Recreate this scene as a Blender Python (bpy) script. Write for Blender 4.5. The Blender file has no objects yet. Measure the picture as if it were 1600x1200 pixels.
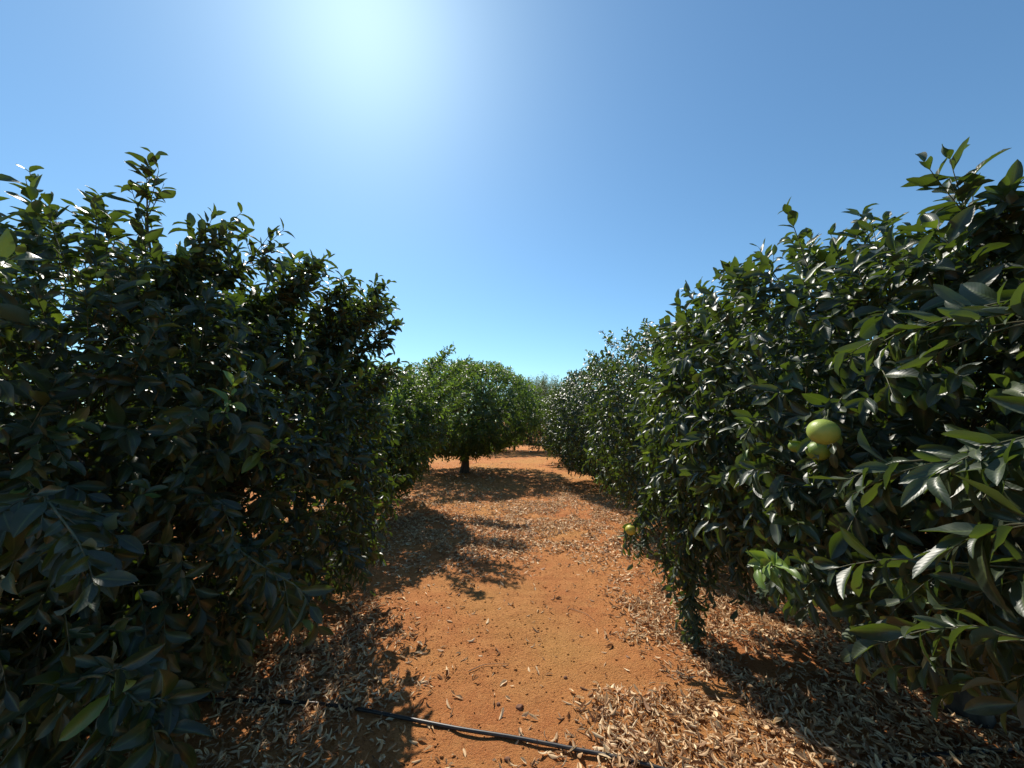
import bpy, math
import numpy as np
from mathutils import Vector
R = math.radians
S = bpy.context.scene
COL = S.collection

# ------------------------------------------------------------------ camera
cam = bpy.data.cameras.new('camera')
cam.sensor_width = 36.0
cam.lens = 13.5
cam.clip_start = 0.05
cam.clip_end = 2000
co = bpy.data.objects.new('camera', cam)
COL.objects.link(co)
co.location = (0, 0, 1.45)
co.rotation_euler = (R(90 + 5.5), 0, 0)
S.camera = co
# ------------------------------------------------------------------ light
SUN_EL, SUN_AZ = 48.5, -23.6          # azimuth from +Y, negative = left
W = bpy.data.worlds.new('World')
S.world = W
W.use_nodes = True
nt = W.node_tree
nt.nodes.clear()
wo = nt.nodes.new('ShaderNodeOutputWorld')
bg = nt.nodes.new('ShaderNodeBackground')
sky = nt.nodes.new('ShaderNodeTexSky')
sky.sky_type = 'NISHITA'
sky.sun_disc = False
sky.sun_elevation = R(SUN_EL)
sky.sun_rotation = R(SUN_AZ)
sky.altitude = 50
sky.air_density = 1.0
sky.dust_density = 0.40
sky.ozone_density = 3.0
bg.inputs['Strength'].default_value = 0.105
tn = nt.nodes.new('ShaderNodeMix'); tn.data_type = 'RGBA'; tn.blend_type = 'MULTIPLY'
tn.inputs[0].default_value = 1.0
tn.inputs[7].default_value = (0.78, 1.05, 1.09, 1)
nt.links.new(sky.outputs[0], tn.inputs[6])
nt.links.new(tn.outputs[2], bg.inputs[0])
nt.links.new(bg.outputs[0], wo.inputs[0])
sl = bpy.data.lights.new('sun', 'SUN')
sl.energy = 5.0
sl.angle = R(0.53)
sl.color = (1.0, 0.93, 0.82)
so = bpy.data.objects.new('sun', sl)
COL.objects.link(so)
sd = Vector((math.sin(R(SUN_AZ)) * math.cos(R(SUN_EL)), math.cos(R(SUN_AZ)) * math.cos(R(SUN_EL)), math.sin(R(SUN_EL))))
so.rotation_euler = sd.to_track_quat('Z', 'Y').to_euler()
so.location = sd * 30
S.view_settings.view_transform = 'Standard'
S.view_settings.look = 'None'
S.view_settings.gamma = 1
S.view_settings.exposure = 0.42
S.render.engine = 'CYCLES'
S.cycles.max_bounces = 6
S.cycles.transparent_max_bounces = 4

# ------------------------------------------------------------------ helpers
def link(o, parent=None):
    COL.objects.link(o)
    if parent is not None:
        o.parent = parent
    return o

def tag(o, label=None, cat=None, group=None, kind=None):
    if label: o['label'] = label
    if cat: o['category'] = cat
    if group: o['group'] = group
    if kind: o['kind'] = kind
    return o

def np_mesh(name, V, Q, mats, mi=None, tint=None, T=None, smooth=True):
    """V (n,3), Q (m,4) quads, T (k,3) triangles after the quads"""
    me = bpy.data.meshes.new(name)
    nq = len(Q)
    ntr = 0 if T is None else len(T)
    me.vertices.add(len(V))
    me.vertices.foreach_set('co', np.ascontiguousarray(V, dtype=np.float32).ravel())
    li = Q.ravel()
    st = np.arange(nq) * 4
    if ntr:
        li = np.concatenate([li, T.ravel()])
        st = np.concatenate([st, nq * 4 + np.arange(ntr) * 3])
    me.loops.add(len(li))
    me.loops.foreach_set('vertex_index', li.astype(np.int32))
    me.polygons.add(nq + ntr)
    me.polygons.foreach_set('loop_start', st.astype(np.int32))
    for m in mats: me.materials.append(m)
    if mi is not None:
        me.polygons.foreach_set('material_index', mi.astype(np.int32))
    me.polygons.foreach_set('use_smooth', np.full(nq + ntr, smooth, dtype=bool))
    if tint is not None:
        a = me.attributes.new('tint', 'FLOAT_COLOR', 'POINT')
        a.data.foreach_set('color', np.ascontiguousarray(tint, dtype=np.float32).ravel())
    me.update(calc_edges=True)
    return me

def norm(a):
    return a / np.maximum(np.linalg.norm(a, axis=-1, keepdims=True), 1e-9)

# smooth lattice noise, vectorised
def hash2(ix, iy, seed):
    h = (ix.astype(np.int64) * 374761393 + iy.astype(np.int64) * 668265263 + seed * 1442695041) & 0xffffffff
    h = ((h ^ (h >> 13)) * 1274126177) & 0xffffffff
    return ((h ^ (h >> 16)) & 0xffff) / 65535.0
def vnoise(x, y, s, seed=0):
    x = x / s; y = y / s
    ix = np.floor(x); iy = np.floor(y)
    fx = x - ix; fy = y - iy
    fx = fx * fx * (3 - 2 * fx); fy = fy * fy * (3 - 2 * fy)
    a = hash2(ix, iy, seed); b = hash2(ix + 1, iy, seed)
    c = hash2(ix, iy + 1, seed); d = hash2(ix + 1, iy + 1, seed)
    return (a * (1 - fx) + b * fx) * (1 - fy) + (c * (1 - fx) + d * fx) * fy - 0.5

def ground_z(x, y):
    r = np.sqrt(x * x + y * y)
    f = np.clip(1.6 - r / 12.0, 0, 1)
    z = 0.05 * vnoise(x, y, 2.3, 1) + 0.022 * vnoise(x, y, 0.6, 2)
    z = z + f * (0.016 * vnoise(x, y, 0.16, 3) + 0.010 * vnoise(x, y, 0.06, 4))
    return z

# ------------------------------------------------------------------ materials
def new_mat(name):
    m = bpy.data.materials.new(name)
    m.use_nodes = True
    m.node_tree.nodes.clear()
    return m, m.node_tree.nodes, m.node_tree.links

def math_node(N, L, op, a, b=None):
    n = N.new('ShaderNodeMath'); n.operation = op
    for i, v in enumerate((a, b)):
        if v is None: continue
        if isinstance(v, (int, float)): n.inputs[i].default_value = v
        else: L.new(v, n.inputs[i])
    return n.outputs[0]

def mixc(N, L, fac, a, b):
    n = N.new('ShaderNodeMix'); n.data_type = 'RGBA'
    for sock, v in ((n.inputs[0], fac), (n.inputs[6], a), (n.inputs[7], b)):
        if isinstance(v, (int, float)): sock.default_value = v
        elif isinstance(v, tuple): sock.default_value = (*v, 1)
        else: L.new(v, sock)
    return n.outputs[2]

def leaf_mat(name, dark, mid, young, under, rough=0.36, trans=0.30, tcol=(0.16, 0.30, 0.02)):
    m, N, L = new_mat(name)
    out = N.new('ShaderNodeOutputMaterial')
    at = N.new('ShaderNodeAttribute'); at.attribute_name = 'tint'
    sp = N.new('ShaderNodeSeparateColor'); L.new(at.outputs['Color'], sp.inputs[0])
    rnd, yg, u = sp.outputs[0], sp.outputs[1], sp.outputs[2]
    s = at.outputs['Alpha']
    base = mixc(N, L, rnd, dark, mid)
    base = mixc(N, L, yg, base, young)
    # midrib and lateral veins
    rib = math_node(N, L, 'LESS_THAN', u, 0.10)
    rib = math_node(N, L, 'MULTIPLY', rib, 0.35)
    base = mixc(N, L, rib, base, (0.14, 0.19, 0.05))
    tc = N.new('ShaderNodeTexCoord')
    no = N.new('ShaderNodeTexNoise'); no.inputs['Scale'].default_value = 60; no.inputs['Detail'].default_value = 3
    L.new(tc.outputs['Object'], no.inputs['Vector'])
    dust = math_node(N, L, 'MULTIPLY', no.outputs[0], 0.32)
    base = mixc(N, L, dust, base, (0.095, 0.10, 0.078))
    n2 = N.new('ShaderNodeTexNoise'); n2.inputs['Scale'].default_value = 22; n2.inputs['Detail'].default_value = 4
    L.new(tc.outputs['Object'], n2.inputs['Vector'])
    spot = N.new('ShaderNodeMapRange'); spot.inputs[1].default_value = 0.60; spot.inputs[2].default_value = 0.72
    L.new(n2.outputs[0], spot.inputs[0])
    base = mixc(N, L, math_node(N, L, 'MULTIPLY', spot.outputs[0], 0.45), base, (0.085, 0.095, 0.04))
    geo = N.new('ShaderNodeNewGeometry')
    col = mixc(N, L, geo.outputs['Backfacing'], base, mixc(N, L, yg, under, young))
    vein = math_node(N, L, 'SINE', math_node(N, L, 'MULTIPLY', math_node(N, L, 'SUBTRACT', s, math_node(N, L, 'MULTIPLY', u, 0.16)), 75.0))
    vein = math_node(N, L, 'ADD', vein, math_node(N, L, 'MULTIPLY', no.outputs[0], 1.5))
    bp = N.new('ShaderNodeBump'); bp.inputs['Strength'].default_value = 0.07; bp.inputs['Distance'].default_value = 0.0015
    L.new(vein, bp.inputs['Height'])
    p = N.new('ShaderNodeBsdfPrincipled')
    L.new(col, p.inputs['Base Color'])
    rg = math_node(N, L, 'ADD', math_node(N, L, 'MULTIPLY', geo.outputs['Backfacing'], 0.22), math_node(N, L, 'MULTIPLY_ADD', rnd, 0.12))
    rg.node.inputs[1].default_value = 0
    rn = math_node(N, L, 'ADD', math_node(N, L, 'MULTIPLY', geo.outputs['Backfacing'], 0.22), math_node(N, L, 'ADD', math_node(N, L, 'MULTIPLY', no.outputs[0], 0.14), rough - 0.05))
    L.new(rn, p.inputs['Roughness'])
    p.inputs['Specular IOR Level'].default_value = 0.5
    L.new(bp.outputs[0], p.inputs['Normal'])
    t = N.new('ShaderNodeBsdfTranslucent')
    L.new(mixc(N, L, yg, tcol, (0.42, 0.62, 0.05)), t.inputs['Color'])
    mx = N.new('ShaderNodeMixShader')
    mx.inputs[0].default_value = trans
    L.new(p.outputs[0], mx.inputs[1]); L.new(t.outputs[0], mx.inputs[2])
    L.new(mx.outputs[0], out.inputs[0])
    return m

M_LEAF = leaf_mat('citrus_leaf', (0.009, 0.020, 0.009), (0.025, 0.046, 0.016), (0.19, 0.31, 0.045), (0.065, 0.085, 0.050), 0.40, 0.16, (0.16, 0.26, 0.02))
M_LEAF_SUN = leaf_mat('citrus_leaf_sunlit', (0.022, 0.046, 0.015), (0.050, 0.090, 0.022), (0.20, 0.32, 0.045), (0.085, 0.125, 0.050), 0.42, 0.30, (0.22, 0.36, 0.03))  # lighter leaf copy: sunlit look of the mid-scene trees put into the colour
M_OLIVE = leaf_mat('olive_leaf', (0.10, 0.14, 0.075), (0.16, 0.21, 0.11), (0.18, 0.24, 0.10), (0.20, 0.23, 0.17), 0.5, 0.3, (0.20, 0.30, 0.08))

def simple_mat(name, c1, c2, scale, rough=0.8, bump=0.5, dist=0.01, stretch=(1, 1, 1), spec=0.3):
    m, N, L = new_mat(name)
    out = N.new('ShaderNodeOutputMaterial')
    tc = N.new('ShaderNodeTexCoord')
    mp = N.new('ShaderNodeMapping'); mp.inputs['Scale'].default_value = stretch
    L.new(tc.outputs['Object'], mp.inputs[0])
    no = N.new('ShaderNodeTexNoise'); no.inputs['Scale'].default_value = scale; no.inputs['Detail'].default_value = 6
    L.new(mp.outputs[0], no.inputs['Vector'])
    cr = N.new('ShaderNodeMapRange'); cr.inputs[1].default_value = 0.35; cr.inputs[2].default_value = 0.65
    L.new(no.outputs[0], cr.inputs[0])
    p = N.new('ShaderNodeBsdfPrincipled')
    L.new(mixc(N, L, cr.outputs[0], c1, c2), p.inputs['Base Color'])
    p.inputs['Roughness'].default_value = rough
    p.inputs['Specular IOR Level'].default_value = spec
    bp = N.new('ShaderNodeBump'); bp.inputs['Strength'].default_value = bump; bp.inputs['Distance'].default_value = dist
    L.new(no.outputs[0], bp.inputs['Height']); L.new(bp.outputs[0], p.inputs['Normal'])
    L.new(p.outputs[0], out.inputs[0])
    return m

M_BARK = simple_mat('bark', (0.045, 0.034, 0.026), (0.13, 0.105, 0.082), 18, 0.85, 0.8, 0.01, (1, 1, 0.25))
M_TWIG = simple_mat('green_twig', (0.06, 0.075, 0.03), (0.13, 0.12, 0.07), 60, 0.6, 0.3, 0.002)
M_TWIGDRY = simple_mat('dry_twig', (0.14, 0.09, 0.06), (0.30, 0.21, 0.14), 60, 0.85, 0.5, 0.002)
M_HOSE = simple_mat('hose_plastic', (0.012, 0.012, 0.013), (0.05, 0.035, 0.026), 25, 0.42, 0.2, 0.001, (1, 1, 1), 0.5)
M_PEEL = simple_mat('green_peel', (0.12, 0.19, 0.028), (0.19, 0.26, 0.04), 14, 0.38, 0.0, 0.001)
M_PEEL_SUN = simple_mat('sunlit_green_peel', (0.26, 0.34, 0.055), (0.34, 0.40, 0.08), 14, 0.38, 0.0, 0.001)  # lighter copy of the green peel, sunlight on the main fruit painted in
M_PEELY = simple_mat('yellow_peel', (0.42, 0.40, 0.05), (0.50, 0.44, 0.07), 14, 0.42, 0.0, 0.001)
M_PEELO = simple_mat('orange_peel', (0.60, 0.22, 0.03), (0.68, 0.28, 0.04), 14, 0.42, 0.0, 0.001)
for m in (M_PEEL, M_PEEL_SUN, M_PEELY, M_PEELO):
    N = m.node_tree.nodes; L = m.node_tree.links
    v = N.new('ShaderNodeTexNoise'); v.inputs['Scale'].default_value = 420
    tc = [n for n in N if n.bl_idname == 'ShaderNodeTexCoord'][0]
    L.new(tc.outputs['Object'], v.inputs['Vector'])
    b = [n for n in N if n.bl_idname == 'ShaderNodeBump'][0]
    b.inputs['Strength'].default_value = 0.55; b.inputs['Distance'].default_value = 0.0012
    L.new(v.outputs[0], b.inputs['Height'])
M_CALYX = simple_mat('calyx', (0.05, 0.07, 0.02), (0.10, 0.11, 0.04), 60, 0.7, 0.2, 0.001)
M_STONE = simple_mat('stone', (0.13, 0.06, 0.035), (0.26, 0.13, 0.08), 30, 0.9, 0.6, 0.004)

def litter_mat():
    m, N, L = new_mat('dry_leaf')
    out = N.new('ShaderNodeOutputMaterial')
    at = N.new('ShaderNodeAttribute'); at.attribute_name = 'tint'
    sp = N.new('ShaderNodeSeparateColor'); L.new(at.outputs['Color'], sp.inputs[0])
    cr = N.new('ShaderNodeValToRGB')
    e = cr.color_ramp.elements
    e[0].position = 0.0; e[0].color = (0.13, 0.06, 0.03, 1)
    e[1].position = 1.0; e[1].color = (0.88, 0.70, 0.45, 1)
    for ps, c in ((0.2, (0.26, 0.13, 0.06, 1)), (0.45, (0.48, 0.28, 0.14, 1)), (0.75, (0.74, 0.53, 0.30, 1))):
        k = e.new(ps); k.color = c
    L.new(sp.outputs[0], cr.inputs[0])
    rib = math_node(N, L, 'MULTIPLY', math_node(N, L, 'LESS_THAN', sp.outputs[2], 0.12), 0.4)
    c = mixc(N, L, rib, cr.outputs[0], (0.28, 0.17, 0.09))
    p = N.new('ShaderNodeBsdfPrincipled')
    L.new(c, p.inputs['Base Color']); p.inputs['Roughness'].default_value = 0.62
    p.inputs['Specular IOR Level'].default_value = 0.35
    t = N.new('ShaderNodeBsdfTranslucent'); L.new(c, t.inputs['Color'])
    mx = N.new('ShaderNodeMixShader'); mx.inputs[0].default_value = 0.18
    L.new(p.outputs[0], mx.inputs[1]); L.new(t.outputs[0], mx.inputs[2])
    L.new(mx.outputs[0], out.inputs[0])
    return m
M_LITTER = litter_mat()

def soil_mat():
    m, N, L = new_mat('red_soil')
    out = N.new('ShaderNodeOutputMaterial')
    tc = N.new('ShaderNodeTexCoord')
    def noise(sc, det=5, rough=0.6):
        n = N.new('ShaderNodeTexNoise'); n.inputs['Scale'].default_value = sc
        n.inputs['Detail'].default_value = det; n.inputs['Roughness'].default_value = rough
        L.new(tc.outputs['Object'], n.inputs['Vector']); return n.outputs[0]
    def rng(v, a, b):
        n = N.new('ShaderNodeMapRange'); n.inputs[1].default_value = a; n.inputs[2].default_value = b
        L.new(v, n.inputs[0]); return n.outputs[0]
    n1 = noise(0.9, 4); n2 = noise(7, 6); n3 = noise(70, 5, 0.75); n4 = noise(210, 3, 0.65)
    c = mixc(N, L, rng(n1, 0.35, 0.65), (0.58, 0.245, 0.080), (0.47, 0.165, 0.056))
    c = mixc(N, L, math_node(N, L, 'MULTIPLY', rng(noise(0.55, 3), 0.48, 0.62), 0.7), c, (0.52, 0.27, 0.085))
    c = mixc(N, L, math_node(N, L, 'MULTIPLY', rng(n2, 0.45, 0.7), 0.55), c, (0.64, 0.31, 0.11))
    c = mixc(N, L, math_node(N, L, 'MULTIPLY', rng(n3, 0.52, 0.66), 0.75), c, (0.24, 0.062, 0.022))
    c = mixc(N, L, math_node(N, L, 'MULTIPLY', rng(n4, 0.55, 0.68), 0.6), c, (0.74, 0.40, 0.20))
    p = N.new('ShaderNodeBsdfPrincipled')
    L.new(c, p.inputs['Base Color']); p.inputs['Roughness'].default_value = 0.95
    p.inputs['Specular IOR Level'].default_value = 0.15
    h = math_node(N, L, 'ADD', math_node(N, L, 'MULTIPLY', n3, 0.9), math_node(N, L, 'MULTIPLY', n4, 0.45))
    b = N.new('ShaderNodeBump'); b.inputs['Strength'].default_value = 0.9; b.inputs['Distance'].default_value = 0.035
    L.new(h, b.inputs['Height']); L.new(b.outputs[0], p.inputs['Normal'])
    L.new(p.outputs[0], out.inputs[0])
    return m
M_SOIL = soil_mat()

# ------------------------------------------------------------------ ground
def build_ground():
    def axis(a, b, step, far):
        core = np.arange(a, b, step)
        out = []; d = step; v = b
        while v < far:
            out.append(v); d *= 1.16; v += d
        out.append(far)
        out2 = []; d = step; v = a - step
        while v > -far:
            out2.append(v); d *= 1.16; v -= d
        out2.append(-far)
        return np.concatenate([np.array(out2[::-1]), core, np.array(out)])
    xs = axis(-3.4, 3.4, 0.016, 700); ys = axis(1.4, 7.0, 0.018, 700)
    X, Y = np.meshgrid(xs, ys)
    Z = ground_z(X, Y)
    nx, ny = len(xs), len(ys)
    V = np.stack([X.ravel(), Y.ravel(), Z.ravel()], 1)
    i, j = np.meshgrid(np.arange(nx - 1), np.arange(ny - 1))
    a = (j * nx + i).ravel()
    Q = np.stack([a, a + 1, a + nx + 1, a + nx], 1)
    o = bpy.data.objects.new('ground', np_mesh('ground', V, Q, [M_SOIL]))
    tag(link(o), 'bare orange red orchard soil', None, None, 'structure')
build_ground()

# ------------------------------------------------------------------ leaves
def leaves(rng, P, D, Nn, Lg, Wr, roll, curl, tint_r, tint_y, nS, nC):
    """P base (n,3); D along; Nn upper side; Lg length; Wr width ratio. returns V,Q,tint"""
    n = len(P)
    D = norm(D)
    Nn = Nn - D * np.sum(Nn * D, 1, keepdims=True)
    Nn = norm(Nn)
    B = np.cross(Nn, D)
    s = np.linspace(0, 1, nS)
    s = s ** 0.92
    sb = np.clip((s - 0.08) / 0.92, 0, 1)
    w = (sb ** 0.62) * (np.clip(1 - sb, 0, 1) ** 0.80)
    w = w / w.max()
    w[0] = 0.05; w[-1] = 0.02
    u = np.linspace(-1, 1, nC)
    SS, UU = np.meshgrid(s, u, indexing='ij')
    ww = np.repeat(w[:, None], nC, 1)
    SS = SS.ravel()[None]; UU = UU.ravel()[None]; ww = ww.ravel()[None]
    Lg = Lg[:, None]; Wh = Lg * Wr[:, None] * 0.5
    roll = roll[:, None]; curl = curl[:, None]
    ph = rng.uniform(0, 6.28, n)[:, None]
    side = rng.normal(0, 0.10, n)[:, None]
    across = Wh * ww * np.sin(UU * roll) / roll + side * Lg * SS ** 2
    nz = Wh * ww * (1 - np.cos(UU * roll)) / roll + Wh * ww * np.abs(UU) * 0.14
    nz = nz + Wh * 0.16 * np.sin(SS * 9 + ph) * UU * ww
    a = curl * SS
    al = Lg * np.sin(a) / np.where(np.abs(curl) < 1e-3, 1e-3, curl)
    dz = -Lg * (1 - np.cos(a)) / np.where(np.abs(curl) < 1e-3, 1e-3, curl)
    tw = rng.normal(0, 0.55, n)[:, None] * SS
    across, nz = across * np.cos(tw) - nz * np.sin(tw), across * np.sin(tw) + nz * np.cos(tw)
    V = P[:, None, :] + D[:, None, :] * (al + nz * np.sin(a))[..., None] + B[:, None, :] * across[..., None] + Nn[:, None, :] * (dz + nz * np.cos(a))[..., None]
    k = nS * nC
    i, j = np.meshgrid(np.arange(nS - 1), np.arange(nC - 1), indexing='ij')
    q0 = (i * nC + j).ravel()
    q = np.stack([q0, q0 + nC, q0 + nC + 1, q0 + 1], 1)
    Q = (np.arange(n) * k)[:, None, None] + q[None]
    T = np.empty((n, k, 4), dtype=np.float32)
    T[..., 0] = tint_r[:, None]; T[..., 1] = tint_y[:, None]
    T[..., 2] = np.abs(UU); T[..., 3] = SS
    return V.reshape(-1, 3), Q.reshape(-1, 4), T.reshape(-1, 4)

def tubes(C, r0, r1, sides=3):
    """C (n,m,3) polylines -> quads"""
    n, m, _ = C.shape
    T = norm(np.gradient(C, axis=1))
    ref = np.where(np.abs(T[..., 2:3]) > 0.9, np.array([1.0, 0, 0]), np.array([0, 0, 1.0]))
    A = norm(np.cross(T, ref)); B = np.cross(T, A)
    th = np.arange(sides) * 2 * np.pi / sides
    t = np.linspace(0, 1, m)
    r = (np.asarray(r0).reshape(-1, 1) * (1 - t) + np.asarray(r1).reshape(-1, 1) * t)
    r = np.broadcast_to(r, (n, m))
    V = C[:, :, None, :] + r[:, :, None, None] * (A[:, :, None, :] * np.cos(th)[:, None] + B[:, :, None, :] * np.sin(th)[:, None])
    i, j = np.meshgrid(np.arange(m - 1), np.arange(sides), indexing='ij')
    a = i * sides + j; b = i * sides + (j + 1) % sides
    q = np.stack([a.ravel(), b.ravel(), (b + sides).ravel(), (a + sides).ravel()], 1)
    Q = (np.arange(n) * m * sides)[:, None, None] + q[None]
    return V.reshape(-1, 3), Q.reshape(-1, 4)

def shoots(rng, P, D, Ln, bend, nl, out, lsize, young, nS, nC, twr=0.0022, wr=(0.38, 0.47)):
    """leafy shoots: base P, direction D, length Ln, vertical bend, nl leaves each; out = outward hint"""
    n = len(P)
    D = norm(D)
    m = 5
    t = np.linspace(0, 1, m)
    up = np.array([0, 0, 1.0])
    C = P[:, None] + D[:, None] * (Ln[:, None] * t)[..., None] + up * (bend[:, None] * t ** 2)[..., None]
    tv, tq = tubes(C, np.full(n, twr), np.full(n, twr * 0.5))
    # leaves
    ti = (np.arange(nl) + 0.7) / nl
    ti = ti ** 0.85
    idx = np.repeat(np.arange(n), nl)
    tt = np.clip(np.tile(ti, n) + rng.normal(0, 0.03, n * nl), 0.05, 1.0)
    Pl = P[idx] + D[idx] * (Ln[idx] * tt)[:, None] + up * (bend[idx] * tt ** 2)[:, None]
    Tn = norm(D[idx] * Ln[idx][:, None] + up * (2 * bend[idx] * tt)[:, None])
    ref = norm(rng.normal(size=(n, 3)))[idx]
    A = norm(np.cross(Tn, ref)); B = np.cross(Tn, A)
    az = np.tile(np.arange(nl) * 2.4, n) + rng.normal(0, 0.35, n * nl)
    rad = A * np.cos(az)[:, None] + B * np.sin(az)[:, None]
    th = np.radians(rng.uniform(38, 78, n * nl)) * (1.12 - 0.55 * tt)
    d = Tn * np.cos(th)[:, None] + rad * np.sin(th)[:, None]
    grav = rng.uniform(0.05, 0.5, n * nl) * (1 - 0.6 * young[idx])
    d = norm(d + up * (-grav)[:, None])
    nn = norm(Tn * 0.55 - rad * 0.15 + up * 0.75 + out[idx] * 0.45 + rng.normal(0, 0.28, (n * nl, 3)))
    Lg = lsize[idx] * rng.uniform(0.55, 1.25, n * nl) * (1.06 - 0.35 * np.abs(tt - 0.55) * 2 * 0.8)
    yg = np.clip(young[idx] * rng.uniform(0.6, 1.1, n * nl) + (rng.random(n * nl) < 0.006) * 0.55, 0, 1)
    r = np.clip(rng.beta(2, 2.4, n * nl), 0, 1)
    lv, lq, lt = leaves(rng, Pl, d, nn, Lg, rng.uniform(wr[0], wr[1], n * nl), rng.uniform(0.25, 1.0, n * nl),
                        rng.normal(0.45, 0.5, n * nl), r, yg, nS, nC)
    return (lv, lq, lt), (tv, tq)

def merge_crown(name, leafsets, tubesets, mats):
    V = []; Q = []; T = []; MI = []; off = 0
    for v, q, t in leafsets:
        V.append(v); Q.append(q + off); T.append(t); MI.append(np.zeros(len(q), int)); off += len(v)
    for v, q in tubesets:
        V.append(v); Q.append(q + off); T.append(np.tile(np.array([[0.5, 0, 1, 0.5]], dtype=np.float32), (len(v), 1)))
        MI.append(np.ones(len(q), int)); off += len(v)
    return np_mesh(name, np.concatenate(V), np.concatenate(Q), mats, np.concatenate(MI), np.concatenate(T))

UP = np.array([0, 0, 1.0])
def crown_field(seed, rx, ry, z0, z1, p=2.5, lump=0.13):
    rng = np.random.default_rng(seed)
    rz = (z1 - z0) / 2; zc = (z1 + z0) / 2
    bd = norm(rng.normal(size=(26, 3))); ba = rng.normal(0, lump, 26)
    def f(dirs):
        q = (np.abs(dirs[:, 0] / rx) ** p + np.abs(dirs[:, 1] / ry) ** p + np.abs(dirs[:, 2] / rz) ** p) ** (-1 / p)
        c = dirs @ bd.T
        b = (np.exp((c - 1) * 14) * ba).sum(1)
        return q * (1 + np.clip(b, -0.28, 0.26))
    return f, zc, rng

def make_crown(name, seed, rx, ry, z0, z1, n, nl, lsize, nS, nC, lump=0.13, tops=40, youngp=0.02, p=2.5, inner=0.30, mat=None):
    f, zc, rng = crown_field(seed, rx, ry, z0, z1, p, lump)
    dirs = norm(rng.normal(size=(n, 3)) * np.array([1, 1, 0.85]))
    depth = np.where(rng.random(n) < 1 - inner, rng.beta(1.2, 3.5, n) * 0.30, rng.uniform(0.2, 0.62, n))
    Rr = f(dirs)
    Ln = rng.uniform(0.11, 0.24, n)
    rad = Rr * (1 - depth) - Ln * 0.7
    P = dirs * rad[:, None] + np.array([0, 0, zc])
    P[:, 2] = np.maximum(P[:, 2], z0 + rng.uniform(0, 0.25, n))
    out = norm(dirs * np.array([1, 1, 0.6]))
    D = norm(out * 1.0 + rng.normal(0, 0.5, (n, 3)) + UP * (dirs[:, 2:3] * 0.75 + 0.18))
    bend = np.where(dirs[:, 2] > 0.35, 0.02, rng.uniform(-0.16, 0.04, n)) * 0.9
    yg = np.where(rng.random(n) < youngp, rng.uniform(0.5, 1.0, n), np.clip(rng.normal(0.02, 0.06, n), 0, 0.25))
    ls = lsize * rng.uniform(0.8, 1.2, n)
    L1, T1 = shoots(rng, P, D, Ln, bend, nl, out, ls, yg, nS, nC)
    sets = [L1]; tbs = [T1]
    if tops:      # vigorous upright shoots breaking the outline
        d2 = norm(np.stack([rng.normal(size=tops), rng.normal(size=tops), np.abs(rng.normal(0.75, 0.5, tops))], 1))
        P2 = d2 * (f(d2) - 0.12)[:, None] + np.array([0, 0, zc])
        D2 = norm(d2 * 0.7 + UP * 0.9 + rng.normal(0, 0.22, (tops, 3)))
        Ln2 = rng.uniform(0.14, 0.30, tops)
        y2 = np.where(rng.random(tops) < 0.12, 0.9, 0.08)
        L2, T2 = shoots(rng, P2, D2, Ln2, rng.uniform(-0.05, 0.03, tops), nl + 4, d2, np.full(tops, lsize * 0.92), y2, nS, nC, 0.003)
        sets.append(L2); tbs.append(T2)
    # inner twigs
    k = 260
    d3 = norm(rng.normal(size=(k, 3)))
    a = d3 * (f(d3) * 0.35)[:, None] + np.array([0, 0, zc * 0.8])
    d4 = norm(d3 + rng.normal(0, 0.3, (k, 3)))
    b = d4 * (f(d4) * 0.8)[:, None] + np.array([0, 0, zc])
    b[:, 2] = np.maximum(b[:, 2], z0 + 0.05)
    t = np.linspace(0, 1, 6)[None, :, None]
    C = a[:, None] * (1 - t) + b[:, None] * t + rng.normal(0, 0.035, (k, 6, 3))
    tbs.append(tubes(C, np.full(k, 0.007), np.full(k, 0.0025), 4))
    return merge_crown(name, sets, tbs, [mat or M_LEAF, M_TWIG])

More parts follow.
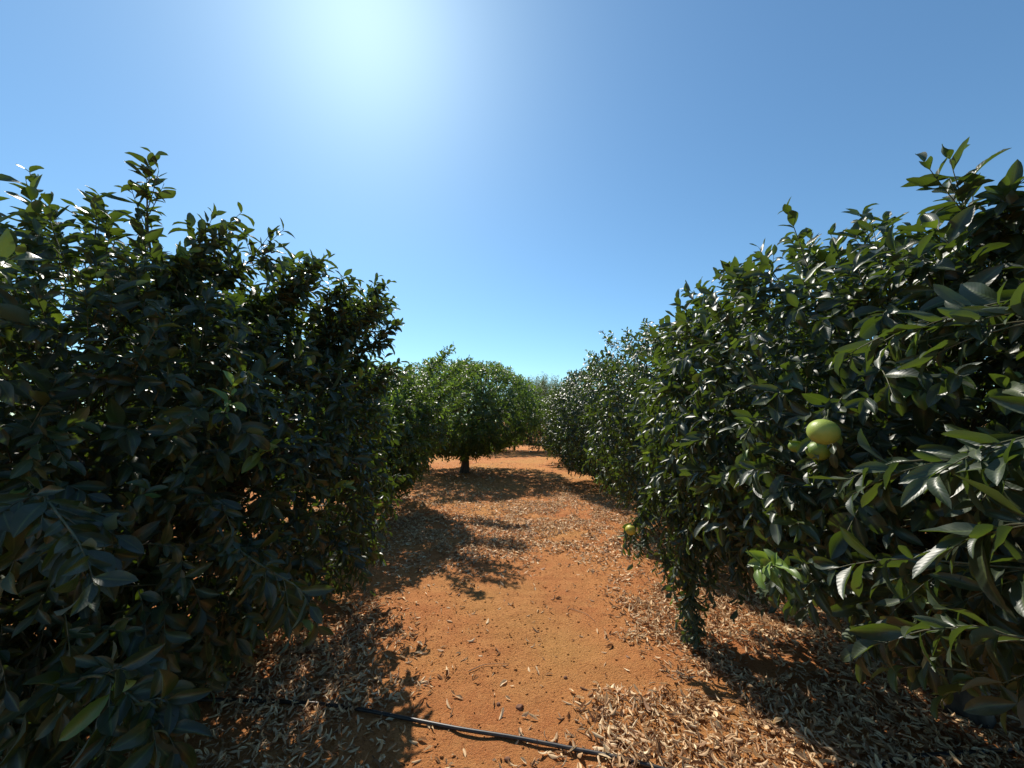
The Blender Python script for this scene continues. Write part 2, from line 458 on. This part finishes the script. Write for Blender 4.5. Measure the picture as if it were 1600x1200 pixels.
def make_trunk(name, seed, height, r, spread, top, mat=None):
    rng = np.random.default_rng(seed)
    V = []; Q = []; off = 0
    def add(C, a, b, sd):
        nonlocal off
        v, q = tubes(np.array(C)[None], [a], [b], sd)
        V.append(v); Q.append(q + off); off += len(v)
    m = 8; t = np.linspace(0, 1, m)
    C = np.stack([0.03 * np.sin(t * 3), 0.02 * np.sin(t * 5), -0.08 + (height + 0.12) * t], 1)
    C0 = C[-1]
    v, q = tubes(C[None], [r], [r * 0.82], 14)
    v = v.reshape(m, 14, 3)
    fl = 1 + 0.55 * np.exp(-t * 7)
    v = C[:, None] + (v - C[:, None]) * fl[:, None, None] * (1 + 0.07 * np.sin(np.arange(14) * 2.1))[None, :, None]
    V.append(v.reshape(-1, 3)); Q.append(q); off += m * 14
    nb = 5
    for k in range(nb):
        az = k * 2 * np.pi / nb + rng.uniform(-.4, .4)
        e = np.array([math.cos(az) * spread * rng.uniform(.5, .8), math.sin(az) * spread * rng.uniform(.5, .8), top * rng.uniform(.6, .82)])
        mid = C0 + (e - C0) * 0.45 + np.array([math.cos(az), math.sin(az), -0.3]) * 0.12
        tt = np.linspace(0, 1, 9)[:, None]
        L = C0 * (1 - tt) ** 2 + 2 * mid * tt * (1 - tt) + e * tt ** 2 + rng.normal(0, .012, (9, 3)) - UP * 0.06 * (1 - tt)
        add(L, r * 0.55, r * 0.16, 8)
        for j in range(4):
            s = L[3 + j]
            d = norm(rng.normal(size=3) * np.array([1, 1, .5]) + np.array([math.cos(az), math.sin(az), .3]))
            e2 = s + d * spread * rng.uniform(.35, .6)
            e2[2] = max(e2[2], 0.25)
            t2 = np.linspace(0, 1, 6)[:, None]
            L2 = s * (1 - t2) + e2 * t2 + UP * 0.10 * np.sin(t2 * 3.1) + rng.normal(0, .012, (6, 3))
            L2[0] = s
            add(L2, r * 0.24, r * 0.07, 6)
    return np_mesh(name, np.concatenate(V), np.concatenate(Q), [mat or M_BARK])

def tree(loc, crown_me, trunk_me, label, rz=0.0, sc=(1, 1, 1), group='citrus trees of the orchard rows', name='citrus_tree', cat='citrus tree'):
    e = bpy.data.objects.new(name, None)
    e.empty_display_size = 0.3
    e.location = loc
    e.rotation_euler = (0, 0, rz)
    e.scale = sc
    link(e); tag(e, label, cat, group)
    link(bpy.data.objects.new('trunk', trunk_me), e)
    link(bpy.data.objects.new('crown', crown_me), e)
    return e

def branch(name, treeobj, pts, nsh, lsize, seed, nl=8, ln=(0.10, 0.2), young=0.0, droop=-0.03, nS=8, nC=5, label=None, r=(0.006, 0.002), spread=0.6, youngtip=0.0, mat=None, wr=(0.34, 0.45)):
    """a leafy branch given by world points, parented to its tree"""
    rng = np.random.default_rng(seed)
    pts = np.array(pts, float)
    k = np.linspace(0, len(pts) - 1, 14)
    C = np.stack([np.interp(k, np.arange(len(pts)), pts[:, i]) for i in range(3)], 1)
    for _ in range(2):
        C[1:-1] = (C[:-2] + 2 * C[1:-1] + C[2:]) / 4
    tv = tubes(C[None], [r[0]], [r[1]], 6)
    f = np.linspace(0.12, 1.0, nsh)
    P = np.stack([np.interp(f * 13, np.arange(14), C[:, i]) for i in range(3)], 1)
    T = norm(np.gradient(C, axis=0)); Tn = np.stack([np.interp(f * 13, np.arange(14), T[:, i]) for i in range(3)], 1)
    D = norm(Tn + rng.normal(0, spread, (nsh, 3)) * (1 - f[:, None] * 0.7))
    D[-1] = Tn[-1]
    Ln = rng.uniform(ln[0], ln[1], nsh)
    yg = np.clip(np.full(nsh, young) + youngtip * (f > 0.86), 0, 1)
    Ls, Ts = shoots(rng, P, D, Ln, np.full(nsh, droop), nl, norm(Tn), np.full(nsh, lsize), yg, nS, nC, wr=wr)
    me = merge_crown(name, [Ls], [tv, Ts], [mat or M_LEAF, M_TWIG])
    o = link(bpy.data.objects.new(name, me), treeobj)
    o.matrix_parent_inverse = (bpy.context.evaluated_depsgraph_get() and treeobj.matrix_basis.inverted())
    if label: o['label'] = label
    return o

T_TRUNK = make_trunk('trunk', 5, 0.42, 0.085, 1.25, 2.2)
T_TRUNK_TALL = make_trunk('trunk', 8, 0.5, 0.12, 1.8, 3.1)

# the nearest pair
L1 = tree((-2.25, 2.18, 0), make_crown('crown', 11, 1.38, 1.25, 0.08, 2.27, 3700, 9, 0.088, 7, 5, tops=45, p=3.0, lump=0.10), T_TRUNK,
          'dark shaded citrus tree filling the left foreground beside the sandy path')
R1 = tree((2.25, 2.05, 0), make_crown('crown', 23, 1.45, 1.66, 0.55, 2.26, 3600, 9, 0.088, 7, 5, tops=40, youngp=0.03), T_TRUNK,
          'dusty citrus tree right of the path with a green fruit cluster', 1.1)
R1.rotation_euler = (0, 0, 0)
R0 = tree((2.2, -0.55, 0), make_crown('crown', 37, 1.45, 1.60, 0.66, 2.18, 2300, 9, 0.098, 7, 5, tops=40), T_TRUNK,
          'citrus tree cut off by the right edge of the photo, with very large near leaves')
mid_a = make_crown('crown', 41, 1.36, 1.85, 0.26, 2.38, 3500, 9, 0.088, 5, 3, tops=60, youngp=0.10, p=2.15, mat=M_LEAF_SUN)
mid_b = make_crown('crown', 53, 1.5, 1.6, 0.14, 2.5, 2800, 9, 0.088, 5, 3, tops=70, youngp=0.05)
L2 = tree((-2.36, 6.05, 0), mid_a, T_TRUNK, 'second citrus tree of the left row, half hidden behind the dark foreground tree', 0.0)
L3 = tree((-1.36, 11.1, 0), make_crown('crown', 61, 2.32, 2.2, 0.50, 3.08, 4200, 9, 0.105, 4, 3, tops=90, youngp=0.10, p=2.1, lump=0.14, mat=M_LEAF_SUN), T_TRUNK_TALL,
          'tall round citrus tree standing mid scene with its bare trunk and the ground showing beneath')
R2 = tree((2.65, 5.1, 0), mid_b, T_TRUNK, 'second citrus tree of the right row, just beyond the one with the fruit', 2.0, (1, 1, 1.08))
R3 = tree((2.42, 8.9, 0), mid_b, T_TRUNK, 'third citrus tree of the right row whose hem reaches into the path', 3.3, (1.08, 1.08, 1.05))
far_a = make_crown('crown', 71, 1.8, 1.8, 0.25, 2.7, 1500, 8, 0.13, 3, 3, tops=60, youngp=0.06)
far_b = make_crown('crown', 73, 1.7, 1.8, 0.25, 2.6, 1500, 8, 0.13, 3, 3, tops=60, youngp=0.06)
R4 = tree((2.45, 13.2, 0), far_b, T_TRUNK, 'fourth citrus tree of the right row, small against the horizon', 0.9)
fars = [(-0.6, 18.6, 'low citrus tree closing the path behind the tall round tree'),
        (2.0, 18.2, 'distant citrus tree at the very end of the path below the feathery olive')]
for k, (x, y, lb) in enumerate(fars):
    tree((x, y, 0), (far_a, far_b)[k % 2], T_TRUNK, lb, k * 1.7 + .5, (1.0, 1.0, 0.93))
gl = 'sunlit citrus tree of the neighbouring row, glimpsed through gaps in the left foreground foliage'
for k, (x, y) in enumerate([(-6.6, 3.4), (-6.9, 7.6), (-6.4, 11.8), (-5.6, 16.0), (-5.2, 20.5)]):
    tree((x, y, 0), (far_a, far_b)[k % 2], T_TRUNK, gl, k * 2.1, (1, 1, 0.95), 'citrus trees of the next row on the left')
gr = 'citrus tree of the neighbouring row, glimpsed through gaps in the right hand foliage'
for k, (x, y) in enumerate([(7.2, 3.6), (7.0, 8.0), (7.3, 12.4), (6.8, 17.0)]):
    tree((x, y, 0), (far_b, far_a)[k % 2], T_TRUNK, gr, k * 1.3, (1, 1, 0.95), 'citrus trees of the next row on the right')

# olive trees far behind
def make_olive(seed):
    rng = np.random.default_rng(seed)
    n = 620
    az = rng.uniform(0, 2 * np.pi, n); rr = 1.3 * np.sqrt(rng.random(n))
    P = np.stack([rr * np.cos(az), rr * np.sin(az), rng.uniform(0.9, 2.9, n)], 1)
    D = norm(np.stack([np.cos(az) * .35, np.sin(az) * .35, np.ones(n)], 1) + rng.normal(0, .2, (n, 3)))
    Ls, Ts = shoots(rng, P, D, rng.uniform(0.35, 0.95, n), rng.uniform(-.1, .1, n), 26, norm(D), np.full(n, 0.13), np.zeros(n), 3, 3, 0.003, (0.24, 0.32))
    return merge_crown('crown', [Ls], [Ts], [M_OLIVE, M_TWIG])
olive = make_olive(90)
for k, (x, y, s, lb) in enumerate([(1.25, 26.5, 1.3, 'feathery grey green olive tree above the end of the path'),
                                   (2.6, 28.5, 1.25, 'pale wispy olive tree just right of the path end, beyond the citrus rows')]):
    tree((x, y, 0), olive, T_TRUNK, lb, k * 2.0, (s, s, s), 'olive trees beyond the orchard', 'olive_tree', 'olive tree')

# individual boughs close to the viewer
branch('bough', R1, [(1.35, 2.6, 1.25), (1.19, 2.62, 0.8), (1.15, 2.64, 0.45), (1.17, 2.62, 0.16)], 64, 0.078, 201, 8, (0.07, 0.19), 0, -0.09, spread=1.1, label='drooping bough whose leaves touch the ground')
branch('bough', R1, [(1.5, 1.7, 0.95), (1.15, 1.4, 1.0), (0.88, 1.2, 1.0), (0.76, 1.13, 1.04)], 12, 0.078, 202, 9, (0.09, 0.16), 0.03, -0.02, youngtip=0.75, label='bough tipped with pale yellow green young leaves')
branch('bough', R1, [(1.7, 1.5, 0.8), (1.25, 1.35, 0.95), (0.95, 1.22, 0.98)], 12, 0.082, 203, 9, (0.10, 0.18), 0, -0.08)
branch('bough', R0, [(1.7, 0.9, 0.9), (1.35, 1.0, 0.82), (1.15, 1.12, 0.78)], 5, 0.085, 204, 7, (0.08, 0.14), 0.25, -0.02)
branch('bough', R0, [(1.6, 0.5, 1.4), (1.2, 0.75, 1.38), (0.95, 0.9, 1.36)], 12, 0.095, 205, 8, (0.12, 0.2), 0.04, -0.05)
branch('bough', R0, [(1.6, 0.4, 1.15), (1.25, 0.75, 1.15), (1.0, 0.95, 1.12)], 14, 0.095, 206, 8, (0.12, 0.2), 0.0, -0.05)
branch('bough', R0, [(1.6, 0.4, 1.7), (1.3, 0.75, 1.75), (1.05, 0.95, 1.7)], 14, 0.095, 207, 8, (0.12, 0.2), 0.05, -0.05)
branch('bough', R1, [(1.9, 1.4, 1.75), (1.65, 1.2, 1.98), (1.52, 1.12, 2.04)], 16, 0.095, 231, 9, (0.12, 0.2), 0.0, 0.0)
branch('bough', R1, [(1.8, 1.1, 1.65), (1.45, 1.1, 1.85), (1.28, 1.12, 1.92)], 16, 0.095, 232, 9, (0.12, 0.2), 0.0, 0.0)
branch('bough', R1, [(1.7, 1.3, 1.75), (1.45, 1.15, 1.98), (1.40, 1.13, 2.10)], 12, 0.095, 208, 9, (0.12, 0.2), 0.03, 0.02)
branch('bough', L1, [(-1.3, 1.7, 1.0), (-0.95, 1.45, 0.95), (-0.74, 1.36, 0.90)], 9, 0.095, 210, 7, (0.08, 0.14), 0, -0.09)
branch('bough', L1, [(-1.6, 1.7, 2.0), (-1.54, 1.55, 2.25), (-1.50, 1.50, 2.36)], 10, 0.085, 211, 8, (0.10, 0.18), 0, 0.03)
branch('bough', L1, [(-1.9, 1.3, 1.6), (-1.6, 1.1, 1.78), (-1.42, 0.98, 1.88)], 8, 0.085, 212, 7, (0.10, 0.18), 0.2, 0.03)
branch('bough', L1, [(-1.6, 1.3, 1.3), (-1.25, 1.05, 1.25), (-1.05, 0.95, 1.18)], 14, 0.10, 213, 8, (0.10, 0.18), 0.0, -0.05)
branch('bough', L1, [(-1.5, 1.3, 0.6), (-1.15, 1.15, 0.75), (-0.9, 1.05, 0.7)], 14, 0.10, 214, 8, (0.10, 0.18), 0.0, -0.05)

branch('bough', R1, [(1.7, 1.6, 1.6), (1.3, 1.35, 1.62), (1.06, 1.24, 1.52), (0.98, 1.2, 1.47)], 10, 0.080, 221, 9, (0.09, 0.16), 0, -0.05)
branch('bough', R1, [(1.7, 1.5, 1.45), (1.35, 1.3, 1.44), (1.12, 1.22, 1.40), (1.02, 1.2, 1.36)], 14, 0.080, 222, 9, (0.09, 0.16), 0, -0.05)
branch('bough', R1, [(1.6, 1.6, 1.2), (1.2, 1.42, 1.24), (0.98, 1.34, 1.24)], 12, 0.078, 223, 9, (0.09, 0.16), 0, -0.05)
branch('bough', R1, [(1.5, 1.8, 1.5), (1.15, 1.6, 1.5), (0.92, 1.45, 1.45)], 12, 0.078, 224, 9, (0.09, 0.16), 0, -0.05)
branch('bough', L2, [(-1.7, 5.7, 1.6), (-1.3, 5.65, 2.1), (-0.98, 5.6, 2.42)], 26, 0.088, 241, 9, (0.14, 0.3), 0.05, 0.02, 5, 3, mat=M_LEAF_SUN)
branch('bough', L2, [(-1.6, 5.6, 1.4), (-1.2, 5.6, 1.85), (-0.85, 5.55, 2.2)], 26, 0.088, 242, 9, (0.14, 0.3), 0.05, 0.0, 5, 3, mat=M_LEAF_SUN)
branch('bough', L2, [(-1.5, 5.6, 1.4), (-1.1, 5.5, 1.6), (-0.72, 5.45, 1.8)], 24, 0.088, 243, 9, (0.14, 0.3), 0.05, -0.03, 5, 3, mat=M_LEAF_SUN)
branch('bough', R1, [(1.4, 2.8, 1.2), (1.05, 2.85, 0.98), (0.85, 2.8, 0.72)], 18, 0.08, 251, 9, (0.1, 0.18), 0.0, -0.07, 6, 5)
branch('bough', R1, [(1.5, 3.0, 1.1), (1.1, 3.1, 0.9), (0.98, 3.1, 0.55)], 18, 0.08, 252, 9, (0.1, 0.18), 0.0, -0.07, 6, 5)
branch('bough', R1, [(1.4, 2.4, 1.1), (1.15, 2.5, 0.85), (1.05, 2.5, 0.6)], 14, 0.08, 253, 9, (0.1, 0.18), 0.0, -0.07, 6, 5)
branch('bough', R0, [(1.6, 0.3, 1.55), (1.2, 0.6, 1.5), (0.98, 0.74, 1.42)], 10, 0.108, 261, 9, (0.10, 0.18), 0.06, -0.04, wr=(0.28, 0.38))
branch('bough', R0, [(1.6, 0.2, 1.3), (1.2, 0.55, 1.3), (0.92, 0.70, 1.27)], 10, 0.108, 262, 9, (0.10, 0.18), 0.0, -0.05, wr=(0.28, 0.38))
branch('bough', R0, [(1.6, 0.3, 1.0), (1.2, 0.65, 1.05), (0.95, 0.84, 1.02)], 12, 0.108, 263, 9, (0.10, 0.18), 0.0, -0.06, wr=(0.28, 0.38))
branch('bough', R0, [(1.7, 0.3, 1.75), (1.35, 0.7, 1.72), (1.12, 0.85, 1.66)], 10, 0.108, 264, 9, (0.10, 0.18), 0.06, -0.03, wr=(0.28, 0.38))
branch('bough', R1, [(1.7, 1.4, 0.8), (1.35, 1.25, 0.88), (1.12, 1.2, 0.86)], 12, 0.09, 265, 8, (0.10, 0.18), 0.0, -0.08)
for k, q in enumerate([(-1.02, 2.75, 2.36), (-1.12, 2.45, 2.30), (-1.08, 3.05, 2.34), (-0.98, 2.85, 2.1), (-1.3, 2.3, 2.36), (-0.95, 2.9, 1.8), (-1.28, 1.85, 2.28), (-1.18, 2.12, 2.28), (-1.36, 1.66, 2.26), (-1.15, 2.5, 2.1), (-1.3, 2.2, 2.15), (-1.0, 2.6, 2.2), (-1.2, 2.8, 2.25)]):
    branch('bough', L1, [(q[0] - 0.55, q[1], q[2] - 0.55), (q[0] - 0.2, q[1], q[2] - 0.2), q], 40, 0.084, 270 + k, 9, (0.08, 0.2), 0.02, 0.0, 6, 5, spread=1.3)
for k, q in enumerate([(1.32, 2.70, 0.40), (1.45, 2.55, 0.48), (1.22, 2.95, 0.50), (1.05, 2.72, 0.55), (1.6, 2.5, 0.55)]):
    branch('bough', R1, [(q[0] + 0.25, q[1] - 0.1, q[2] + 0.65), (q[0] + 0.08, q[1], q[2] + 0.4), q], 20, 0.08, 290 + k, 9, (0.10, 0.2), 0.0, -0.08, 6, 5, spread=0.9)
branch('bough', L2, [(-1.7, 5.7, 1.3), (-1.4, 5.9, 1.9), (-1.15, 5.9, 2.35)], 26, 0.088, 301, 9, (0.14, 0.3), 0.05, 0.0, 5, 3, mat=M_LEAF_SUN)
branch('bough', L2, [(-1.7, 5.4, 1.3), (-1.3, 5.3, 1.8), (-1.1, 5.2, 2.15)], 26, 0.088, 302, 9, (0.14, 0.3), 0.05, 0.0, 5, 3, mat=M_LEAF_SUN)
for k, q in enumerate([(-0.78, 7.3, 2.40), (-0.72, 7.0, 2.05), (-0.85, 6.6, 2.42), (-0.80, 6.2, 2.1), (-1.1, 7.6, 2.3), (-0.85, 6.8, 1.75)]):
    branch('bough', L2, [(q[0] - 0.9, q[1] - 0.2, q[2] - 0.8), (q[0] - 0.35, q[1], q[2] - 0.25), q], 32, 0.09, 310 + k, 9, (0.14, 0.3), 0.05, 0.0, 5, 3, mat=M_LEAF_SUN)
# ------------------------------------------------------------------ fruit
def fruit(loc, r, mat, label, seed):
    rng = np.random.default_rng(seed)
    nu, nv = 36, 24
    th = np.linspace(0, np.pi, nv); ph = np.arange(nu) * 2 * np.pi / nu
    TH, PH = np.meshgrid(th, ph, indexing='ij')
    rr = r * (1 + 0.015 * np.sin(3 * PH + 1) * np.sin(TH) - 0.07 * np.exp(-(TH / 0.22) ** 2) - 0.03 * np.exp(-((np.pi - TH) / 0.14) ** 2))
    V = np.stack([rr * np.sin(TH) * np.cos(PH), rr * np.sin(TH) * np.sin(PH), 0.93 * rr * np.cos(TH)], -1).reshape(-1, 3)
    i, j = np.meshgrid(np.arange(nv - 1), np.arange(nu), indexing='ij')
    a = i * nu + j; b = i * nu + (j + 1) % nu
    Q = np.stack([a.ravel(), (a + nu).ravel(), (b + nu).ravel(), b.ravel()], 1)
    root = bpy.data.objects.new('orange_fruit', None); root.location = loc
    root.empty_display_size = 0.05
    root.rotation_euler = (rng.uniform(-.3, .1), rng.uniform(-.3, .3), rng.uniform(-.6, .6))
    link(root); tag(root, label, 'orange', 'oranges on the trees')
    link(bpy.data.objects.new('peel', np_mesh('peel', V, Q, [mat])), root)
    # stem with five-lobed calyx
    C = np.array([[0, 0, .86 * r], [0.001, 0, .86 * r + .010], [0.003, 0.004, .86 * r + .022], [0.004, 0.016, .86 * r + .034]])
    v, q = tubes(C[None], [0.003], [0.002], 8)
    k = 15
    an = np.arange(k) * 2 * np.pi / k
    rad = 0.010 + 0.003 * np.cos(an * 5)
    ring0 = np.stack([rad * np.cos(an), rad * np.sin(an), np.full(k, .872 * r)], 1)
    ring1 = np.stack([.004 * np.cos(an), .004 * np.sin(an), np.full(k, .872 * r + .007)], 1)
    off = len(v)
    jj = np.arange(k)
    q2 = np.stack([jj, (jj + 1) % k, (jj + 1) % k + k, jj + k], 1) + off
    link(bpy.data.objects.new('stem', np_mesh('stem', np.concatenate([v, ring0, ring1]), np.concatenate([q, q2]), [M_CALYX])), root)

fruit((0.865, 1.075, 1.42), 0.038, M_PEEL_SUN, 'large sunlit green orange, the brightest and topmost of the cluster on the right', 1)
fruit((0.945, 1.16, 1.392), 0.035, M_PEEL, 'green orange in shade directly behind and below right of the brightest one', 2)
fruit((0.915, 1.16, 1.362), 0.031, M_PEEL, 'dark green orange under the brightest one in the cluster', 3)
fruit((0.895, 1.225, 1.37), 0.020, M_PEEL, 'smallest green orange at the left of the fruit cluster', 4)
fruit((0.82, 2.74, 0.70), 0.036, M_PEELY, 'yellowish orange hanging low in the shade by the path on the right', 5)
fruit((1.58, 1.67, 0.83), 0.040, M_PEELO, 'ripe orange fruit half hidden in deep shade low on the right', 6)

# ------------------------------------------------------------------ fallen leaves
TREES = [(-2.15, 1.8, 1.5), (2.25, 2.05, 1.5), (2.2, -.55, 1.5), (-2.55, 6.2, 1.6), (-1.36, 11.1, 2.1), (2.65, 5.1, 1.6), (2.55, 8.9, 1.6), (3.0, 13.2, 1.8)]
PATCH = [(-1.30, 2.55, 0.50, 0.55, 1.0), (-1.0, 2.15, 0.5, .25, .5), (-1.0, 5.0, 1.3, 1.1, 1.0), (-0.3, 4.7, 0.7, 0.6, 0.8), (0.9, 5.6, 1.0, 1.5, 1.1), (0.2, 6.6, 1.0, 1.2, .35), (0.3, 5.0, .9, .35, .7),
         (0.72, 2.62, 0.22, 0.17, 0.9), (0.62, 1.95, 0.32, 0.25, 0.9), (1.0, 1.8, .5, .5, 1), (2.0, 2.3, 1.0, 0.9, 1.1), (1.6, 3.2, 0.7, 0.6, 1.0), (0.95, 3.0, .2, .3, .3),
         (-1.2, 8.0, 1.5, 1.2, 0.5), (1.3, 8.0, .6, 1.5, .7), (.25, 1.72, .25, .12, .5)]
def density(x, y):
    d = np.zeros_like(x)
    for cx, cy, rx, ry, w in PATCH:
        q = ((x - cx) / rx) ** 2 + ((y - cy) / ry) ** 2
        d += w * np.exp(-q ** 1.5)
    for cx, cy, r in TREES:
        q = np.hypot(x - cx, y - cy) / r
        d += 0.55 * np.exp(-(q / 1.0) ** 4)
    n = 0.6 + 1.9 * vnoise(x, y, 0.5, 9) + 1.5 * vnoise(x, y, 0.16, 10)
    d = d * np.clip(n + 0.15, 0.05, 1.6)
    return np.clip(d, 0.0, 1.3) + 0.02

def scatter(n_try, x0, x1, y0, y1, seed):
    rng = np.random.default_rng(seed)
    x = rng.uniform(x0, x1, n_try); y = rng.uniform(y0, y1, n_try)
    k = rng.random(n_try) * 1.2 < density(x, y)
    return rng, x[k], y[k]

def build_litter():
    sets = []
    for (ntry, box, size, nS, nC, seed) in ((46000, (-2.8, 3.2, 1.2, 3.6), 0.047, 6, 5, 5), (64000, (-4.2, 4.4, 3.6, 8.0), 0.055, 4, 3, 6), (26000, (-5, 5.5, 8.0, 16), 0.075, 3, 3, 7)):
        rng, x, y = scatter(ntry, *box, seed)
        n = len(x)
        d = density(x, y)
        az = rng.uniform(0, 2 * np.pi, n)
        tilt = rng.normal(0.0, 0.17, n)
        D = np.stack([np.cos(az) * np.cos(tilt), np.sin(az) * np.cos(tilt), np.sin(tilt)], 1)
        flip = np.where(rng.random(n) < 0.5, 1.0, -1.0)[:, None]
        Nn = flip * norm(UP + rng.normal(0, 0.30, (n, 3)))
        Lg = size * rng.uniform(0.5, 1.35, n)
        z = ground_z(x, y) + 0.006 + rng.random(n) * 0.022 * np.clip(d, 0, 1)
        P = np.stack([x, y, z], 1) - D * (Lg * 0.5)[:, None]
        P[:, 2] = np.maximum(P[:, 2], ground_z(P[:, 0], P[:, 1]) + 0.003)
        sets.append(leaves(rng, P, D, Nn, Lg, rng.uniform(0.22, 0.50, n), rng.uniform(0.8, 3.0, n), rng.normal(0.3, 0.9, n), rng.beta(2.2, 1.6, n), np.zeros(n), nS, nC))
    V = []; Q = []; T = []; off = 0
    for v, q, t in sets:
        V.append(v); Q.append(q + off); T.append(t); off += len(v)
    o = link(bpy.data.objects.new('leaf_litter', np_mesh('leaf_litter', np.concatenate(V), np.concatenate(Q), [M_LITTER], None, np.concatenate(T))))
    tag(o, 'dry curled tan fallen leaves strewn over the red soil', 'fallen leaves', None, 'stuff')
build_litter()

# ------------------------------------------------------------------ clods, pebbles
def lumps(rng, P, r):
    n = len(P)
    ico = np.array([(0, 0, 1), (.894, 0, .447), (.276, .851, .447), (-.724, .526, .447), (-.724, -.526, .447), (.276, -.851, .447),
                    (.724, .526, -.447), (-.276, .851, -.447), (-.894, 0, -.447), (-.276, -.851, -.447), (.724, -.526, -.447), (0, 0, -1)])
    F = np.array([(0, 1, 2), (0, 2, 3), (0, 3, 4), (0, 4, 5), (0, 5, 1), (1, 6, 2), (2, 6, 7), (2, 7, 3), (3, 7, 8), (3, 8, 4), (4, 8, 9), (4, 9, 5), (5, 9, 10), (5, 10, 1), (1, 10, 6), (6, 11, 7), (7, 11, 8), (8, 11, 9), (9, 11, 10), (10, 11, 6)])
    s = r[:, None, None] * rng.uniform(0.65, 1.3, (n, 12, 1))
    V = P[:, None] + ico[None] * s * np.stack([rng.uniform(.8, 1.3, n), rng.uniform(.8, 1.2, n), rng.uniform(.5, .9, n)], 1)[:, None]
    T = (np.arange(n) * 12)[:, None, None] + F[None]
    return V.reshape(-1, 3), T.reshape(-1, 3)
def build_clods():
    rng = np.random.default_rng(77)
    n = 42000
    x = rng.uniform(-2.6, 2.9, n); y = 1.2 + rng.random(n) ** 1.6 * 6.5
    k = vnoise(x, y, 0.5, 31) + 0.5 > rng.random(n) * 0.9
    x = x[k]; y = y[k]; n = len(x)
    r = 0.0018 + 0.0065 * rng.random(n) ** 6 + .0012 * rng.random(n)
    P = np.stack([x, y, ground_z(x, y) + r * 0.3], 1)
    V, T = lumps(rng, P, r)
    o = link(bpy.data.objects.new('soil_clods', np_mesh('soil_clods', V, np.zeros((0, 4), int), [M_SOIL], None, None, T)))
    tag(o, 'small crumbs and clods of red soil scattered over the path', 'soil clods', None, 'stuff')
build_clods()
def stone(x, y, r, label, seed):
    rng = np.random.default_rng(seed)
    nu, nv = 20, 12
    th = np.linspace(0, np.pi, nv); ph = np.arange(nu) * 2 * np.pi / nu
    TH, PH = np.meshgrid(th, ph, indexing='ij')
    d = np.stack([np.sin(TH) * np.cos(PH), np.sin(TH) * np.sin(PH), np.cos(TH)], -1).reshape(-1, 3)
    bd = norm(rng.normal(size=(10, 3)))
    rr = r * (1 + (np.exp((d @ bd.T - 1) * 5) * rng.normal(0, .22, 10)).sum(1))
    V = d * rr[:, None] * np.array([1.1, .9, .75])
    i, j = np.meshgrid(np.arange(nv - 1), np.arange(nu), indexing='ij')
    a = i * nu + j; b = i * nu + (j + 1) % nu
    Q = np.stack([a.ravel(), (a + nu).ravel(), (b + nu).ravel(), b.ravel()], 1)
    o = link(bpy.data.objects.new('stone', np_mesh('stone', V, Q, [M_STONE])))
    o.location = (x, y, float(ground_z(np.array([x]), np.array([y]))[0]) + r * .3)
    tag(o, label, 'stone', 'stones on the path')
stone(0.04, 2.08, 0.018, 'largest brown stone on the bare soil just behind the hose', 3)
stone(-0.07, 2.11, 0.010, 'small round stone left of the largest brown stone', 4)
stone(-0.02, 1.78, 0.014, 'dark stone in front of the hose near the bottom of the photo', 5)
stone(0.30, 2.30, 0.010, 'dark stone beside a clump of dry leaves right of the path centre', 6)

# ------------------------------------------------------------------ hose and twigs on the ground
def ground_line(name, pts, r, mat, label, cat, lift=0.0, sides=12, taper=1.0, n=60, group=None):
    pts = np.array(pts, float)
    k = np.linspace(0, len(pts) - 1, n)
    C = np.stack([np.interp(k, np.arange(len(pts)), pts[:, i]) for i in range(2)], 1)
    for _ in range(10):
        C[1:-1] = (C[:-2] + 2 * C[1:-1] + C[2:]) / 4
    z = ground_z(C[:, 0], C[:, 1])
    for _ in range(14):
        z[1:-1] = (z[:-2] + 2 * z[1:-1] + z[2:]) / 4
    C = np.concatenate([C, (z + r + lift)[:, None]], 1)
    v, q = tubes(C[None], [r], [r * taper], sides)
    o = link(bpy.data.objects.new(name, np_mesh(name, v, q, [mat])))
    tag(o, label, cat, group)
    return o
ground_line('irrigation_hose', [(-2.4, 2.10), (-1.8, 2.15), (-1.22, 2.13), (-0.91, 2.10), (-0.56, 2.01), (-0.3, 1.94), (0, 1.89), (0.28, 1.82), (0.5, 1.755), (0.9, 1.62), (1.5, 1.5)],
            0.0085, M_HOSE, 'thin black plastic drip hose snaking over the soil across the bottom of the photo', 'hose', 0.005)
ground_line('irrigation_hose', [(1.35, 1.70), (1.68, 1.78), (1.95, 1.80), (2.3, 1.84), (2.8, 1.9)],
            0.0085, M_HOSE, 'short stretch of black hose half buried in leaves at the bottom right corner', 'hose', 0.004)
ground_line('twig', [(-0.87, 1.72), (-0.89, 1.80), (-0.84, 1.90), (-0.86, 1.98)], 0.003, M_TWIGDRY, 'thin dry twig lying in the shade in front of the left end of the hose', 'twig', 0.004, 6, 0.4, 24, 'dry twigs on the soil')
ground_line('twig', [(0.62, 2.16), (0.70, 2.12), (0.80, 2.05)], 0.0025, M_TWIGDRY, 'thin dry twig on bare soil behind the leaf patch at bottom centre right', 'twig', 0.004, 6, 0.4, 24, 'dry twigs on the soil')

for pts, lb in (([(-0.25, 2.35), (-0.16, 2.42), (-0.02, 2.44)], 'short bent twig on the bare soil left of the path centre'),
                ([(0.45, 3.1), (0.56, 3.02), (0.60, 2.90)], 'curved twig on bare soil beyond the small isolated patch of dry leaves'),
                ([(0.95, 2.2), (1.12, 2.14), (1.30, 2.16)], 'straight twig among the dry leaves in the shade of the drooping bough')):
    ground_line('twig', pts, 0.0024, M_TWIGDRY, lb, 'twig', 0.006, 6, 0.4, 24, 'dry twigs on the soil')
